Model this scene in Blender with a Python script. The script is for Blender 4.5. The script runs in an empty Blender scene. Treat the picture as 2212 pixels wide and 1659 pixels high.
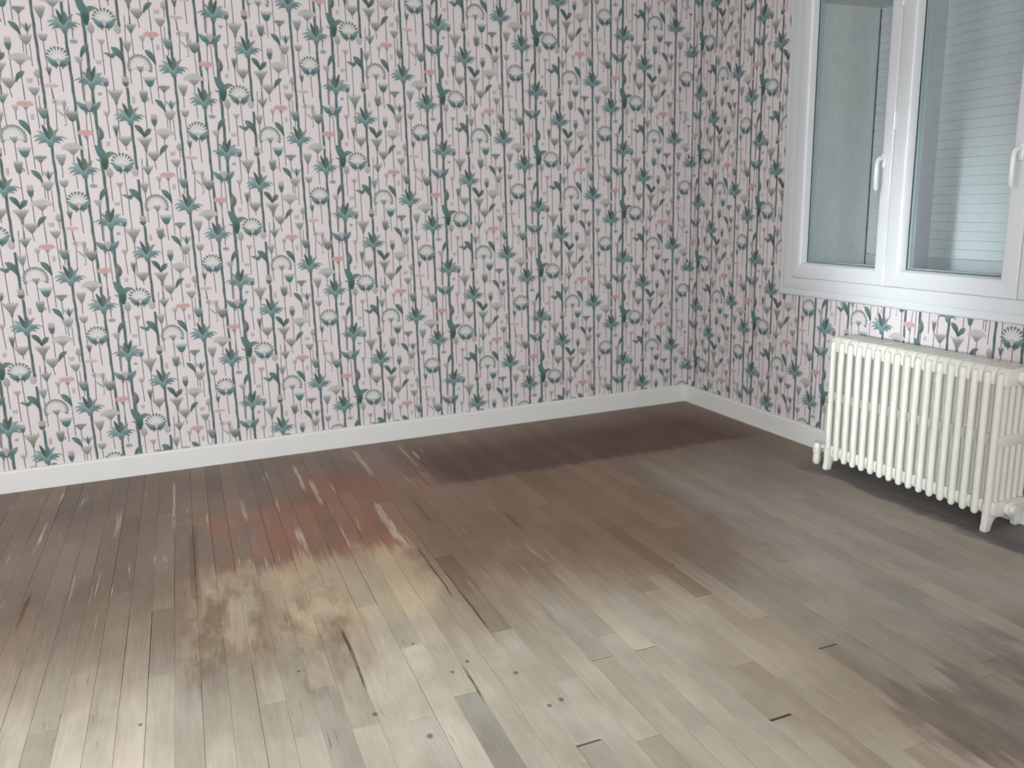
import bpy, bmesh, math, random
from mathutils import Matrix, Vector

S = 0.55                      # metres per wallpaper width (all layout numbers below are in that unit)
FZ = -3.777                   # floor level in the measured frame; z is shifted so that the floor is 0
sc = bpy.context.scene
col = sc.collection
rnd = random.Random(7)

# ------------------------------------------------------------------ camera, light, exposure
def rotvec(r):
    v = Vector(r); a = v.length
    return Matrix.Rotation(a, 3, v.normalized())
R0 = Matrix(((1, 0, 0), (0, 0, -1), (0, 1, 0)))
Rw = rotvec((0.2116366, -0.3836358, -0.0705452)) @ R0          # world -> image axes (right, down, forward)
rows = [Vector(r) for r in Rw]
cam_d = bpy.data.cameras.new('camera'); cam = bpy.data.objects.new('camera', cam_d); col.objects.link(cam)
cam_d.sensor_fit = 'HORIZONTAL'; cam_d.sensor_width = 36.0
cam_d.lens = 1739.7 / 2212 * 36.0
M = Matrix.Identity(4)
for i in range(3):
    M[i][0] = rows[0][i]; M[i][1] = -rows[1][i]; M[i][2] = -rows[2][i]
M.translation = Vector((-5.33143 * S, -7.79199 * S, (-1.46447 - FZ) * S))
cam.matrix_world = M
cam_d.clip_start = 0.05
cam_d.dof.use_dof = True; cam_d.dof.focus_distance = 2.7; cam_d.dof.aperture_fstop = 2.6     # the photograph is slightly soft all over
sc.camera = cam

sc.view_settings.view_transform = 'Standard'
sc.view_settings.look = 'None'
sc.view_settings.gamma = 1.0
sc.view_settings.use_curve_mapping = False
sc.view_settings.exposure = 0.12
sc.cycles.use_denoising = True
sc.cycles.max_bounces = 7
sc.cycles.use_adaptive_sampling = True; sc.cycles.adaptive_threshold = 0.03
sc.cycles.diffuse_bounces = 4

w = bpy.data.worlds.new('daylight'); sc.world = w; w.use_nodes = True
w.node_tree.nodes['Background'].inputs[0].default_value = (0.75, 0.85, 1.0, 1)
w.node_tree.nodes['Background'].inputs[1].default_value = 0.6

def area(name, loc, target, sx, sy, power, color, spread=180):
    l = bpy.data.lights.new(name, 'AREA'); l.shape = 'RECTANGLE'; l.size = sx * S; l.size_y = sy * S
    l.energy = power; l.color = color; l.spread = math.radians(spread)
    o = bpy.data.objects.new(name, l); col.objects.link(o)
    o.location = Vector(loc) * S
    d = (Vector(target) - Vector(loc)).normalized()
    o.rotation_euler = d.to_track_quat('-Z', 'Y').to_euler()
    return o
# area lamps for daylight from unseen openings, two of them added fill, all outside the picture (far left wall, wall behind the camera)
area('window_light_behind_left', (-8.7, -10.9, 2.9), (-5.0, 0.0, 1.0), 2.4, 2.4, 63, (0.92, 0.985, 1.0), 115)
area('doorway_light_left', (-10.0, -6.4, 2.2), (0.0, -2.95, 1.05), 0.8, 3.0, 2.25, (0.89, 0.97, 1.0), 11)
area('fill_light_left', (-10.1, -4.6, 2.8), (0.0, -4.0, 1.0), 2.2, 2.4, 29, (0.95, 0.985, 1.0))  # broad fill lamp, added to lift the right wall; no window here
area('fill_light_behind', (-5.0, -10.9, 3.1), (-4.0, 0.0, 1.0), 2.6, 2.2, 29, (0.96, 0.985, 1.0))  # ambient fill lamp, added for overall brightness; no window here

# ------------------------------------------------------------------ helpers
def lin(c):
    return tuple(((v / 255) / 12.92 if v / 255 <= 0.04045 else ((v / 255 + 0.055) / 1.055) ** 2.4) for v in c)

def mat(name, rgb, rough=0.5, spec=0.5, noise=0.0, nscale=30, bump=0.0, metallic=0.0, coat=0.0):
    m = bpy.data.materials.new(name); m.use_nodes = True
    nt = m.node_tree; b = nt.nodes['Principled BSDF']
    c = lin(rgb)
    b.inputs['Roughness'].default_value = rough
    b.inputs['Specular IOR Level'].default_value = spec
    b.inputs['Metallic'].default_value = metallic
    b.inputs['Coat Weight'].default_value = coat
    b.inputs['Base Color'].default_value = (*c, 1)
    if noise or bump:
        tc = nt.nodes.new('ShaderNodeTexCoord')
        nz = nt.nodes.new('ShaderNodeTexNoise'); nz.inputs['Scale'].default_value = nscale; nz.inputs['Detail'].default_value = 4
        nt.links.new(tc.outputs['Object'], nz.inputs['Vector'])
        if noise:
            mx = nt.nodes.new('ShaderNodeMix'); mx.data_type = 'RGBA'
            mx.inputs[6].default_value = (*[v * (1 - noise) for v in c], 1)
            mx.inputs[7].default_value = (*[min(1, v * (1 + noise)) for v in c], 1)
            nt.links.new(nz.outputs['Fac'], mx.inputs[0]); nt.links.new(mx.outputs[2], b.inputs['Base Color'])
        if bump:
            bp = nt.nodes.new('ShaderNodeBump'); bp.inputs['Strength'].default_value = bump; bp.inputs['Distance'].default_value = 0.002
            nt.links.new(nz.outputs['Fac'], bp.inputs['Height']); nt.links.new(bp.outputs[0], b.inputs['Normal'])
    return m

def obj(name, verts, faces, m=None, parent=None, kind=None, smooth=False, scale=S):
    me = bpy.data.meshes.new(name)
    me.from_pydata([(v[0] * scale, v[1] * scale, v[2] * scale) for v in verts], [], faces)
    if m: me.materials.append(m)
    if smooth: me.polygons.foreach_set('use_smooth', [True] * len(me.polygons))
    me.update()
    o = bpy.data.objects.new(name, me); col.objects.link(o)
    if parent: o.parent = parent
    if kind: o['kind'] = kind
    return o

def empty(name, loc=(0, 0, 0)):
    o = bpy.data.objects.new(name, None); col.objects.link(o); o.location = Vector(loc) * S
    o.empty_display_size = 0.1
    return o

def tag(o, label, cat, group=None):
    o['label'] = label; o['category'] = cat
    if group: o['group'] = group

class MB:
    """collects shapes into one mesh"""
    def __init__(s): s.v = []; s.f = []
    def add(s, v, f):
        n = len(s.v); s.v += [tuple(p) for p in v]; s.f += [tuple(i + n for i in q) for q in f]
    def box(s, x0, x1, y0, y1, z0, z1):
        s.add([(x0, y0, z0), (x1, y0, z0), (x1, y1, z0), (x0, y1, z0), (x0, y0, z1), (x1, y0, z1), (x1, y1, z1), (x0, y1, z1)],
              [(0, 3, 2, 1), (4, 5, 6, 7), (0, 1, 5, 4), (1, 2, 6, 5), (2, 3, 7, 6), (3, 0, 4, 7)])
    def loft(s, rings, closed=True, cap=True):
        n = len(rings[0]); v = [p for r in rings for p in r]; f = []
        for i in range(len(rings) - 1):
            for j in range(n):
                k = (j + 1) % n
                f.append((i * n + j, i * n + k, (i + 1) * n + k, (i + 1) * n + j))
        if cap:
            f.append(tuple(range(n - 1, -1, -1))); f.append(tuple((len(rings) - 1) * n + j for j in range(n)))
        s.add(v, f)
    def tube(s, path, radii, n=10):
        rings = []
        P = [Vector(p) for p in path]
        ref = None
        for i, p in enumerate(P):
            t = (P[min(i + 1, len(P) - 1)] - P[max(i - 1, 0)]).normalized()
            if ref is None:
                ref = t.orthogonal().normalized()
            ref = (ref - t * ref.dot(t)).normalized(); b = t.cross(ref)
            r = radii[i] if isinstance(radii, (list, tuple)) else radii
            rings.append([p + (ref * math.cos(a) + b * math.sin(a)) * r for a in [2 * math.pi * k / n for k in range(n)]])
        s.loft(rings)
    def build(s, name, m=None, parent=None, kind=None, smooth=False, bevel=0, seg=2):
        o = obj(name, s.v, s.f, m, parent, kind, smooth)
        bm = bmesh.new(); bm.from_mesh(o.data)
        bmesh.ops.recalc_face_normals(bm, faces=bm.faces)
        if bevel:
            ed = [e for e in bm.edges if len(e.link_faces) == 2 and e.calc_face_angle(0) > 0.6]
            bmesh.ops.bevel(bm, geom=ed, offset=bevel * S, segments=seg, affect='EDGES', profile=0.5)
        bm.to_mesh(o.data); bm.free()
        if bevel or smooth:
            o.data.polygons.foreach_set('use_smooth', [True] * len(o.data.polygons))
            o.data.set_sharp_from_angle(angle=math.radians(40))
        o.data.update()
        return o

# ------------------------------------------------------------------ room numbers (wallpaper units)
XL, YB, ZC = -10.2, -11.2, 4.62            # far walls and ceiling
WY0, WY1 = -5.30, -1.80                    # window opening in the right wall
WZ0, WZ1 = FZ * 0 + 1.45, 4.05
DEPTH = 0.80                               # depth of the reveal behind the window

m_white = mat('white_satin_paint', (232, 231, 229), 0.45, 0.4, noise=0.02, nscale=6)
m_plain = mat('pale_wall_paint', (222, 214, 210), 0.8, 0.2, noise=0.02, nscale=5)
m_ceil = mat('ceiling_paint', (232, 230, 226), 0.9, 0.1)
m_render = mat('grey_render', (234, 236, 237), 0.85, 0.2, noise=0.08, nscale=14, bump=0.15)

# wallpaper material: the print colours are stored per vertex
m_paper = bpy.data.materials.new('printed_wallpaper'); m_paper.use_nodes = True
nt = m_paper.node_tree; b = nt.nodes['Principled BSDF']; b.inputs['Roughness'].default_value = 0.7
b.inputs['Specular IOR Level'].default_value = 0.25
at = nt.nodes.new('ShaderNodeAttribute'); at.attribute_name = 'print'
tcn = nt.nodes.new('ShaderNodeNewGeometry')
nz = nt.nodes.new('ShaderNodeTexNoise'); nz.inputs['Scale'].default_value = 160; nz.inputs['Detail'].default_value = 3
nt.links.new(tcn.outputs['Position'], nz.inputs['Vector'])
mr = nt.nodes.new('ShaderNodeMapRange'); mr.inputs[3].default_value = 0.93; mr.inputs[4].default_value = 1.07
nt.links.new(nz.outputs['Fac'], mr.inputs[0])
mx = nt.nodes.new('ShaderNodeMix'); mx.data_type = 'RGBA'; mx.blend_type = 'MULTIPLY'; mx.inputs[0].default_value = 1
nt.links.new(at.outputs['Color'], mx.inputs[6]); nt.links.new(mr.outputs[0], mx.inputs[7])
nt.links.new(mx.outputs[2], b.inputs['Base Color'])

# ------------------------------------------------------------------ the wallpaper print: one repeat, drawn as flat coloured shapes
RHO = 1.13725
U6, W0 = -0.35816, 0.669
BG = lin((229, 220, 222))
K = 1 / 2600.0
TEAL, TEALD, TEALL = (122, 156, 160), (86, 124, 130), (152, 178, 180)
TRUNK, TRUNKD, DARK = (98, 126, 128), (84, 100, 106), (74, 98, 98)
STEM, GREY, GREYG, GREYL = (116, 116, 116), (160, 162, 158), (150, 160, 148), (192, 194, 190)
GREEN, PINK, PINKL, BEIGE, WHITE = (52, 98, 84), (218, 158, 156), (224, 190, 190), (190, 190, 182), (236, 232, 230)
tile = []

def mixc(a, b, t): return tuple(a[i] * (1 - t) + b[i] * t for i in range(3))
def soft(c):                               # the print is chalky: a little greyer and lighter than pure ink
    g = 0.3 * c[0] + 0.59 * c[1] + 0.11 * c[2]
    return tuple(min(236, (v * 0.78 + g * 0.22) * 0.96 + 5) for v in c)
def poly(pts, cols):
    if not isinstance(cols[0], (tuple, list)): cols = [cols] * len(pts)
    tile.append((pts, [lin(soft(c)) for c in cols]))
def ribbon(path, widths, cols):
    n = len(path); L = []; R = []
    for i in range(n):
        a, c = path[max(i - 1, 0)], path[min(i + 1, n - 1)]
        dx, dy = c[0] - a[0], c[1] - a[1]; l = math.hypot(dx, dy) or 1
        nx, ny = -dy / l, dx / l; h = widths[i] / 2
        L.append((path[i][0] + nx * h, path[i][1] + ny * h)); R.append((path[i][0] - nx * h, path[i][1] - ny * h))
    for i in range(n - 1):
        poly([L[i], L[i + 1], R[i + 1], R[i]], [cols[i], cols[i + 1], cols[i + 1], cols[i]])
def bez(a, c, b, n=7):
    return [((1 - t) ** 2 * a[0] + 2 * t * (1 - t) * c[0] + t * t * b[0], (1 - t) ** 2 * a[1] + 2 * t * (1 - t) * c[1] + t * t * b[1]) for t in [i / (n - 1) for i in range(n)]]
def leaf(a, c, b, w, c0, c1, n=7, peak=0.4):
    P = bez(a, c, b, n)
    Ws = [w * (0.18 + 0.82 * math.sin(math.pi * min(1, (i / (n - 1)) ** (math.log(0.5) / math.log(peak)))) ) if i < n - 1 else w * 0.04 for i in range(n)]
    ribbon(P, Ws, [mixc(c0, c1, i / (n - 1)) for i in range(n)])
def fan(cx, cy, ring, cc, cr):
    n = len(ring)
    for i in range(n):
        poly([(cx, cy), ring[i], ring[(i + 1) % n]], [cc, cr if not isinstance(cr, list) else cr[i], cr if not isinstance(cr, list) else cr[(i + 1) % n]])
def ell(cx, cy, rx, ry, cc, cr, n=12):
    fan(cx, cy, [(cx + rx * math.cos(2 * math.pi * i / n), cy + ry * math.sin(2 * math.pi * i / n)) for i in range(n)], cc, cr)
def line(pts, w=18, c=STEM):
    P = []
    for i in range(len(pts) - 1):
        n = max(1, int(math.dist(pts[i], pts[i + 1]) / 0.06))
        P += [(pts[i][0] + (pts[i + 1][0] - pts[i][0]) * k / n, pts[i][1] + (pts[i + 1][1] - pts[i][1]) * k / n) for k in range(n)]
    P.append(pts[-1])
    ribbon(P, [w * K] * len(P), [c] * len(P))
def trunk(u, w0, w1, wd=56):
    n = max(2, int(abs(w0 - w1) / 0.022)); r = random.Random(int(u * 1000) + int(w0 * 100))
    P = [(u + 0.0015 * math.sin(i * 0.8), w0 + (w1 - w0) * i / n) for i in range(n + 1)]
    C = [mixc(TRUNK, TRUNKD, 0.5 + 0.5 * math.sin(i * 0.9 + u * 40) * r.uniform(0.3, 1)) for i in range(n + 1)]
    ribbon(P, [wd * K * r.uniform(0.88, 1.08) for _ in P], C)
    ribbon([(p[0] - wd * K * 0.3, p[1]) for p in P], [wd * K * 0.28] * len(P), [mixc(c, (132, 150, 148), 0.45) for c in C])
def tr(o, pts, s=1, fx=1): return [(o[0] + fx * x * K * s, o[1] + y * K * s) for x, y in pts]

def palm(o, fx=1):
    g = lambda x, y: (o[0] + fx * x * K * 1.04, o[1] + y * K * 1.04)
    for c, t, w_, a, bcol in [((-110, 250), (-215, 250), 70, TEAL, TEALL), ((60, 220), (185, 300), 60, TEAL, (128, 150, 148)),
                              ((-160, 230), (-295, 120), 66, TEAL, TEALL), ((-130, 170), (-280, 45), 66, TEAL, (122, 156, 158)), ((-90, 110), (-225, -5), 62, TEALD, TEAL),
                              ((160, 220), (315, 85), 44, TEAL, (140, 160, 158)), ((130, 160), (240, 50), 70, TEAL, TEALD), ((90, 100), (185, 0), 56, TEALD, TEAL)]:
        leaf(g(0, 10), g(*c), g(*t), w_ * K, a, bcol)
    ell(o[0] - fx * 20 * K, o[1] + 95 * K, 75 * K, 85 * K, (116, 152, 154), TEAL)
    poly([g(-75, 60), g(75, 60), g(34, -70), g(-28, -70)], [TEAL, TEAL, TEALD, TEALD])
    leaf(g(-10, 90), g(-50, 250), g(-105, 385), 70 * K, DARK, (74, 100, 98))
    leaf(g(5, 90), g(45, 220), g(40, 345), 88 * K, (84, 118, 116), (108, 124, 116))
    leaf(g(-15, 40), g(-60, 150), g(-150, 180), 26 * K, (150, 176, 176), (140, 168, 168))
    leaf(g(10, 40), g(60, 150), g(140, 170), 24 * K, (150, 176, 176), (140, 168, 168))

def cup(o, w_, h, ctop, cbot, flare=1.0, teeth=0, round_=0.5):
    """cup shaped flower head standing on o"""
    n = 8; prof = []
    cbot = tuple(v * f for v, f in zip(cbot, (.86, .88, .90))); ctop = tuple(v * f for v, f in zip(ctop, (.92, .92, .945)))
    for i in range(n + 1):
        t = i / n
        prof.append((w_ / 2 * (0.12 + 0.88 * t ** round_) * (flare if i == n else 1), h * t))
    for i in range(n):
        a, c_ = prof[i], prof[i + 1]
        c0, c1 = mixc(cbot, ctop, i / n), mixc(cbot, ctop, (i + 1) / n)
        if i == n - 1: c1 = mixc(c1, (226, 214, 215), 0.5)
        poly(tr(o, [(-a[0], a[1]), (a[0], a[1]), (c_[0], c_[1]), (-c_[0], c_[1])]), [c0, c0, c1, c1])
    if teeth:
        for k in range(teeth):
            x = (-0.5 + (k + 0.5) / teeth) * w_ * flare
            d = w_ * flare / teeth / 2
            poly(tr(o, [(x - d, h * 0.98), (x + d, h * 0.98), (x * 1.12, h * 1.28)]), [mixc(ctop, (226, 214, 215), 0.3)] * 2 + [mixc(ctop, (226, 214, 215), 0.75)])
def domehead(o, w_, h, ctop, cbase):
    n = 14
    ring = [(w_ / 2 * math.cos(math.pi * i / n), h * 0.42 + h * 0.58 * math.sin(math.pi * i / n)) for i in range(n + 1)]
    fan(o[0], o[1] + h * 0.5 * K, tr(o, ring), ctop, mixc(ctop, (222, 208, 207), 0.45))
    cup(o, w_ * 0.62, h * 0.5, ctop, cbase, round_=1.0)

def fanflower(o, wings_):
    def spokes(c, r0, r1, a0, da, n, w0, w1, col, sy=1.0):
        for k in range(n):
            a = math.radians(a0 + da * k); d = (math.cos(a), math.sin(a) * sy); q = (-math.sin(a), math.cos(a))
            p = [(c[0] + d[0] * r * K, c[1] + d[1] * r * K) for r in (r0, (r0 + 2 * r1) / 3, r1)]
            L = [(p[i][0] + q[0] * w * K, p[i][1] + q[1] * w * K) for i, w in ((0, w0), (1, w1), (2, w1 * .35))]
            R = [(p[i][0] - q[0] * w * K, p[i][1] - q[1] * w * K) for i, w in ((0, w0), (1, w1), (2, w1 * .35))]
            for i in (0, 1): poly([L[i], L[i + 1], R[i + 1], R[i]], col)
    def drops(c, r0, r1, a0, da, n, w, c0, c1, sy=1.0):
        for k in range(n):
            a = math.radians(a0 + da * k); d = (math.cos(a), math.sin(a) * sy)
            b0 = (c[0] + d[0] * r0 * K, c[1] + d[1] * r0 * K); t = (c[0] + d[0] * r1 * K, c[1] + d[1] * r1 * K)
            leaf(b0, ((b0[0] + t[0]) / 2, (b0[1] + t[1]) / 2), t, w * K, c0, c1, n=5, peak=0.6)
    def arc(c, r, a0, a1, st, sy=1.0): return [(c[0] + r * K * math.cos(math.radians(a)), c[1] + r * sy * K * math.sin(math.radians(a))) for a in range(a0, a1, st)]
    if wings_:
        c = (o[0] - 15 * K, o[1] + 150 * K)
        drops(c, 120, 238, 2, 19.5, 10, 62, (170, 174, 172), (104, 122, 120))
        fan(c[0], c[1], arc(c, 150, -40, 221, 13), (206, 202, 200), (186, 186, 184))
        spokes(c, 20, 222, -8, 19.5, 11, 5, 15, WHITE)
        for s in (-1, 1):
            pts = tr((o[0] - 10 * K, o[1]), [(s * 212, 165), (s * 190, 70), (s * 125, -8), (s * 60, -24), (s * 4, 0), (s * 26, 70), (s * 80, 120), (s * 140, 145)])
            fan(o[0] + (s * 90 - 10) * K, o[1] + 50 * K, pts, TEALD, [TEAL, TEAL, TEALD, DARK, DARK, TEALD, TEALL, TEALL])
            poly(tr((o[0] - 10 * K, o[1]), [(s * 34, 0), (s * 92, 0), (s * 64, -70)]), TEALD)
        poly(tr((o[0] - 10 * K, o[1]), [(0, 0), (34, 60), (0, 120), (-34, 60)]), [PINKL] * 4)
    else:
        c = (o[0] - 5 * K, o[1] + 115 * K)
        drops(c, 165, 256, -20, 15.7, 15, 66, (162, 168, 166), (126, 138, 136), 1.05)
        fan(c[0], c[1], arc(c, 150, -20, 201, 11, 1.1), (212, 206, 204), (216, 208, 207))
        spokes(c, 10, 222, -6, 15.8, 13, 4, 11, WHITE, 1.05)
        cup(o, 160, 120, (186, 188, 186), (128, 144, 140), round_=0.8, teeth=3)

def pinkhead(o, w_, h, c=PINK):
    n = 12
    ring = [(w_ / 2 * math.cos(2 * math.pi * i / n), h / 2 * math.sin(2 * math.pi * i / n)) for i in range(n)]
    fan(o[0], o[1], tr(o, ring), c, mixc(c, PINKL, 0.45))
    for k in range(7):
        x = (-0.5 + (k + 0.5) / 7) * w_ * 0.74
        poly(tr(o, [(x - w_ * 0.06, h * 0.2), (x + w_ * 0.06, h * 0.2), (x * 1.0, h * 0.62)]), [mixc(c, PINKL, 0.3), mixc(c, PINKL, 0.3), PINKL])

MOTIFS = [
    ('palm', (0.14, -0.308)) ,
    ('palm', (0.359, -0.561)) ,
    ('palm', (0.757, -0.131)) ,
    ('palmf', (0.503, -0.987)) ,
    ('calyx', (-0.152, 0.005), 200, 150, 'S', (-0.15, -0.165)) ,
    ('pinkA', (0.0, 0.002), 280, 100, 'S', (0.004, -0.119), (0.011, -0.233)) ,
    ('leaf', (0.007, -0.237), (-0.065, -0.122), 90, 'S', (0.005, -0.508)) ,
    ('cone', (-0.194, -0.145), 150, 170, 'S', (-0.194, -0.395)) ,
    ('faint', (-0.072, -0.059), 100, 100, 'S', (-0.075, -0.121)) ,
    ('fanB', (-0.114, -0.302), 'S', (-0.115, -0.445)) ,
    ('bell', (0.08, 0.066), 180, 130, 'S', (0.08, -0.192)) ,
    ('stem', (0.108, 0.069), (0.105, -0.044)) ,
    ('tealcup', (0.122, -0.112), 170, 170, 'S', (0.118, -0.162)) ,
    ('blob', (0.221, 0.015), 130, 90, 'S', (0.205, -0.194)) ,
    ('stem', (0.208, 0.116), (0.217, 0.015)) ,
    ('sprig', (0.275, -0.098), 240, 330) ,
    ('greencup', (0.325, -0.132), 220, 170, 'S', (0.329, -0.307)) ,
    ('pinkB', (0.408, -0.22), 270, 100, 'S', (0.415, -0.28), (0.417, -0.505), (0.413, -0.605)) ,
    ('wings', (0.462, -0.049), 370, 170, 'S', (0.464, -0.31)) ,
    ('faint', (0.585, -0.092), 110, 90, 'S', (0.589, -0.265)) ,
    ('pod', (0.519, -0.276), 90, 260, 'S', (0.518, -0.367)) ,
    ('faintblob', (0.567, -0.306), 80, 100) ,
    ('vplant', (0.524, -0.455), (0.464, -0.319), (0.617, -0.389), (0.524, -0.52)) ,
    ('dome', (0.296, -0.394), 370, 220, 'S', (0.294, -0.455)) ,
    ('mintcup', (-0.055, -0.415), 170, 130, 'S', (-0.053, -0.485), (-0.051, -0.553)) ,
    ('umbel', (0.05, -0.457), 220, 110, 'S', (0.05, -0.568)) ,
    ('calyx2', (0.093, -0.589), 160, 150, 'S', (0.096, -0.615)) ,
    ('cone', (0.201, -0.484), 170, 180, 'S', (0.197, -0.579)) ,
    ('bowl', (0.196, -0.654), 150, 110, 'S', (0.198, -0.774), (0.202, -0.871)) ,
    ('calyxS', (0.206, -0.916), 90, 130, 'S', (0.204, -0.973)) ,
    ('pinkF', (0.206, -0.993), 230, 60, 'S', (0.208, -1.093)) ,
    ('tulipG', (-0.113, -0.542), 140, 220, 'S', (-0.115, -0.756)) ,
    ('leaf', (0.043, -0.618), (-0.031, -0.516), 80) ,
    ('tulipP', (-0.056, -0.732), 110, 220, 'S', (-0.055, -0.78), (-0.058, -0.949)) ,
    ('bell3', (0.072, -0.682), 200, 140) ,
    ('stem', (0.049, -0.67), (0.048, -0.744)) ,
    ('stem', (0.098, -0.676), (0.096, -0.85)) ,
    ('stem', (0.069, -0.673), (0.068, -0.759)) ,
    ('dome', (0.009, -0.84), 350, 210, 'S', (0.006, -0.979), (0.005, -1.103)) ,
    ('vleaf', (-0.148, -0.825), (0.794, -0.157), (-0.089, -0.767)) ,
    ('spiky', (-0.147, -0.921), 220, 180, 'S', (-0.155, -1.081)) ,
    ('umbel2', (0.701, -0.326), 240, 150, 'S', (0.706, -0.361)) ,
    ('calyxS', (0.64, -0.251), 90, 180, 'S', (0.642, -0.386)) ,
    ('umbelG', (0.67, 0.026), 240, 190, 'S', (0.666, -0.262)) ,
    ('tulipP', (0.609, 0.145), 100, 160, 'S', (0.608, -0.059)) ,
    ('dot', (0.555, 0.089), 90) ,
    ('fanA', (0.662, -0.528), 'S', (0.663, -0.701), (0.669, -0.728)) ,
    ('fanA', (0.289, -0.837), 'S', (0.291, -1.037)) ,
    ('leaf', (0.961, -0.402), (1.032, -0.319), 70) ,
    ('umbel2', (0.91, -0.45), 240, 150, 'S', (0.919, -0.518)) ,
    ('bud', (1.119, -0.367), 100, 150, 'S', (1.121, -0.425)) ,
    ('bud', (0.549, -0.582), 110, 190, 'S', (0.547, -0.777)) ,
    ('pinkS', (0.614, -0.664), 110, 80, 'S', (0.614, -0.74), (0.612, -0.896)) ,
    ('leaf', (0.759, -0.791), (0.682, -0.68), 100) ,
    ('leafcal', (0.67, -0.764), (0.619, -0.727), 'S', (0.668, -0.835), (0.668, -1.02)) ,
    ('leaf', (0.448, -0.779), (0.518, -0.667), 70) ,
    ('faintblob', (0.575, -0.798), 120, 80) ,
    ('stem', (0.448, -0.779), (0.431, -1.103)) ,
    ('blob', (0.409, -0.652), 130, 80) ,
    ('stem', (0.417, -0.552), (0.414, -0.626)) ,
    ('faint', (0.436, -0.823), 110, 110, 'S', (0.43, -1.104)) ,
    ('faintblob', (0.057, -0.955), 120, 90) ,
    ('budT', (0.746, -0.576), 110, 170) ,
    ('tulipT', (0.759, -0.986), 120, 150) ,
    ('faint', (0.424, -0.808), 100, 90) ,
    ('stem', (-0.187, 0.142), (-0.202, -0.086)) ,
    ('stem', (0.008, 0.129), (0.007, 0.03)) ,
    ('stem', (-0.146, 0.139), (-0.149, 0.045)) ,
    ('stem', (0.296, -0.562), (0.297, -0.671)) ,
    ('stem', (0.262, -0.161), (0.278, -0.158)) ,
    ('faintblob', (0.038, -0.097), 60, 120) ,
    ('faintblob', (-0.198, -0.521), 60, 150) ,
    ('stem', (0.452, 0.226), (0.407, -0.452)) ,
]
for m_ in MOTIFS:                      # stems first, then trunks, heads, palms on top
    if 'S' in m_:
        i = m_.index('S'); line([m_[1]] + list(m_[i + 1:]))
    if m_[0] == 'stem': line(list(m_[1:]), 17, mixc(STEM, (140, 138, 138), 0.3))
trunk(0.146, -0.30, -1.44)
trunk(0.362, -0.55, -1.68)
trunk(0.764, -0.13, -0.52); trunk(0.763, -0.60, -0.93); trunk(0.767, -0.99, -1.27)
trunk(0.502, -0.97, -2.10, 62)
H = {}
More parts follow.
